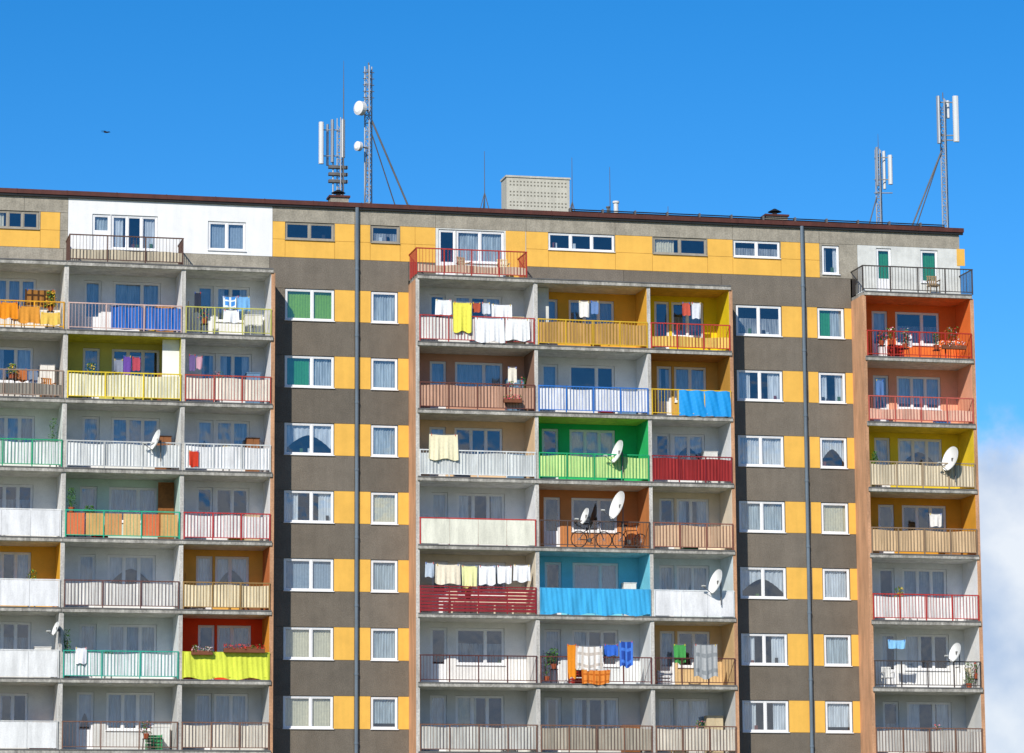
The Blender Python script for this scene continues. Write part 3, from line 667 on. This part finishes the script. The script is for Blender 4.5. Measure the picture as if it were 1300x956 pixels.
for i in range(len(pts)-1): b.tube(SP(*pts[i],y),SP(*pts[i+1],y),.01,BLACK,4)
for u,v in pts: q=SP(u,v,y); b.tube((q.x,y,ZR),q,.012,BLACK,4)
b.build((SP(0,242,y)))
y=4.0
b=Batch('cellular_antenna_mast'); p=SP(1197,126,y); x=p.x
lattice(b,x,y,ZR,p.z,.15,STEEL,.32,.03,.017); b.tube((x,y,p.z),(x,y,p.z+.3),.02,STEELD)
panel(b,1191,122,182,y-.25,.14,STEEL); panel(b,1213,122,180,y-.2,.24); panel(b,1203,128,150,y+.3,.15)
for v in (130,172,178):
    a=SP(1190,v,y); c=SP(1216,v,y); b.tube((a.x,y,a.z),(c.x,y,c.z),.03,STEEL)
q=SP(1196,190,y); e=SP(1150,278,y); b.tube(q,(e.x,y,ZR),.035,STEELD); b.tube(q,(e.x+.6,y+1.3,ZR),.025,STEELD)
b.box(x-.3,x+.3,y-.3,y+.3,ZR,ZR+.1,CONCL); b.build((x,y,ZR))
y=3.4
b=Batch('cellular_antenna_mast'); p=SP(1115,190,y); x=p.x
lattice(b,x,y,ZR,p.z,.14,STEEL,.28,.026,.015)
panel(b,1113,187,236,y-.25,.10,STEEL); panel(b,1130,197,234,y-.1,.17); panel(b,1122,192,240,y+.2,.12)
for v in (200,228,245):
    a=SP(1110,v,y); c=SP(1133,v,y); b.tube((a.x,y,a.z),(c.x,y,c.z),.025,STEEL)
e=SP(1099,278,y); b.tube(SP(1113,250,y),(e.x,y,ZR),.025,STEELD)
b.tube((x,y,p.z),(x,y,p.z+.7),.015,STEELD,5,.006)
b.build((x,y,ZR))
# bird
b=Batch('flying_bird',None,True); c=SP(135,168,10); bm=paint('#2a2622',.8,.1,.1,0,20,'feathers')
def bb(s,t):
    r=.035*math.sin(math.pi*min(1,max(0,s)))**.7+.001; a=t*2*math.pi
    return c+Vector((-.13+.26*s,r*math.cos(a),r*math.sin(a)+.01*s))
b.grid(bb,10,8,bm)
for s in (-1,1):
    f=[(0.05,0,.01),(.03,.1*s,.06),(-.02,.24*s,.03),(-.06,.2*s,.02),(-.05,.08*s,.03),(-.04,0,.0)]
    b.quad([c+Vector((p[0]+p[1]*.9,p[1]*.4,p[2])) for p in f],bm)
b.quad([c+Vector((-.1,0,.0)),c+Vector((-.2,.03,0)),c+Vector((-.2,-.03,0))],bm)
b.tube(c+Vector((.12,0,.01)),c+Vector((.16,0,.005)),.012,bm,5,.002)
b.build(c)

# ------------------------------------------------------------ ground
b=Batch('ground'); gm=paint('#7a8258',.95,.4,.3,.3,3,'grass'); b.quad([(-3000,-3000,0),(3000,-3000,0),(3000,3000,0),(-3000,3000,0)],gm); b.build()
b=Batch('pavement'); pm=paint('#9a978f',.95,.2,.1,.2,6,'paving'); b.box(-40,80,-6,-3.5,-.05,.12,pm); b.build()
b=Batch('road'); b.quad([(-400,-22,.004),(400,-22,.004),(400,-15,.004),(-400,-15,.004)],paint('#46464a',.95,.2,.2,.2,8,'asphalt')); b.build()

# ------------------------------------------------------------ light
SE,SA=math.radians(34),math.radians(32)
tosun=Vector((-math.sin(SA)*math.cos(SE),-math.cos(SA)*math.cos(SE),math.sin(SE)))
sl=bpy.data.lights.new('sun','SUN'); sl.energy=4.8; sl.angle=math.radians(.53); sl.color=(1,.945,.86)
so=bpy.data.objects.new('sun',sl); scene.collection.objects.link(so); so.rotation_euler=tosun.to_track_quat('Z','Y').to_euler(); so.location=(0,-50,80)
w=bpy.data.worlds.new('World'); scene.world=w; w.use_nodes=True; nt=w.node_tree; N=nt.nodes; L=nt.links
bg=N['Background']; sky=N.new('ShaderNodeTexSky'); sky.sky_type='NISHITA'; sky.sun_disc=False
sky.sun_elevation=SE; sky.sun_rotation=math.atan2(tosun.x,tosun.y); sky.air_density=.8; sky.dust_density=0.0; sky.ozone_density=3; sky.altitude=1500
hs=N.new('ShaderNodeHueSaturation'); hs.inputs['Saturation'].default_value=1.36; hs.inputs['Value'].default_value=1.1
L.new(sky.outputs[0],hs.inputs['Color'])
tc=N.new('ShaderNodeTexCoord'); sx=N.new('ShaderNodeSeparateXYZ'); L.new(tc.outputs['Generated'],sx.inputs[0])
n=N.new('ShaderNodeTexNoise'); n.inputs['Scale'].default_value=14; n.inputs['Detail'].default_value=10; n.inputs['Roughness'].default_value=.58
L.new(tc.outputs['Generated'],n.inputs['Vector'])
def M(op,a,b_=None):
    m=N.new('ShaderNodeMath'); m.operation=op
    for i,q in enumerate((a,b_)):
        if q is None: continue
        if isinstance(q,(int,float)): m.inputs[i].default_value=q
        else: L.new(q,m.inputs[i])
    return m.outputs[0]
hgt=M('MULTIPLY',M('SUBTRACT',.148,sx.outputs[2]),22.0)
dens=M('ADD',M('MULTIPLY',M('SUBTRACT',n.outputs[0],.5),2.3),hgt)
mr=N.new('ShaderNodeMapRange'); mr.interpolation_type='SMOOTHSTEP'; mr.inputs[1].default_value=-.02; mr.inputs[2].default_value=.45; mr.inputs[4].default_value=.95
L.new(dens,mr.inputs[0])
n2=N.new('ShaderNodeTexNoise'); n2.inputs['Scale'].default_value=26; n2.inputs['Detail'].default_value=7; L.new(tc.outputs['Generated'],n2.inputs['Vector'])
cr_=N.new('ShaderNodeMix'); cr_.data_type='RGBA'; cr_.inputs[6].default_value=(3.4,4.2,5.6,1); cr_.inputs[7].default_value=(6.2,6.5,6.9,1)
r3=N.new('ShaderNodeMapRange'); r3.inputs[1].default_value=.33; r3.inputs[2].default_value=.58; L.new(n2.outputs[0],r3.inputs[0]); L.new(r3.outputs[0],cr_.inputs[0])
mx=N.new('ShaderNodeMix'); mx.data_type='RGBA'; L.new(mr.outputs[0],mx.inputs[0]); L.new(hs.outputs[0],mx.inputs[6]); L.new(cr_.outputs[2],mx.inputs[7])
L.new(mx.outputs[2],bg.inputs[0]); bg.inputs[1].default_value=.138
# ------------------------------------------------------------ camera
cd=bpy.data.cameras.new('camera'); cd.sensor_width=36; cd.lens=F/1300*36; cd.clip_end=8000; cd.clip_start=.5
co=bpy.data.objects.new('camera',cd); scene.collection.objects.link(co)
mt=Matrix((cam_r,cam_u,-fw)).transposed().to_4x4(); mt.translation=Vector((0,-D,CH)); co.matrix_world=mt
scene.camera=co
scene.view_settings.view_transform='Standard'; scene.view_settings.look='None'; scene.view_settings.exposure=0
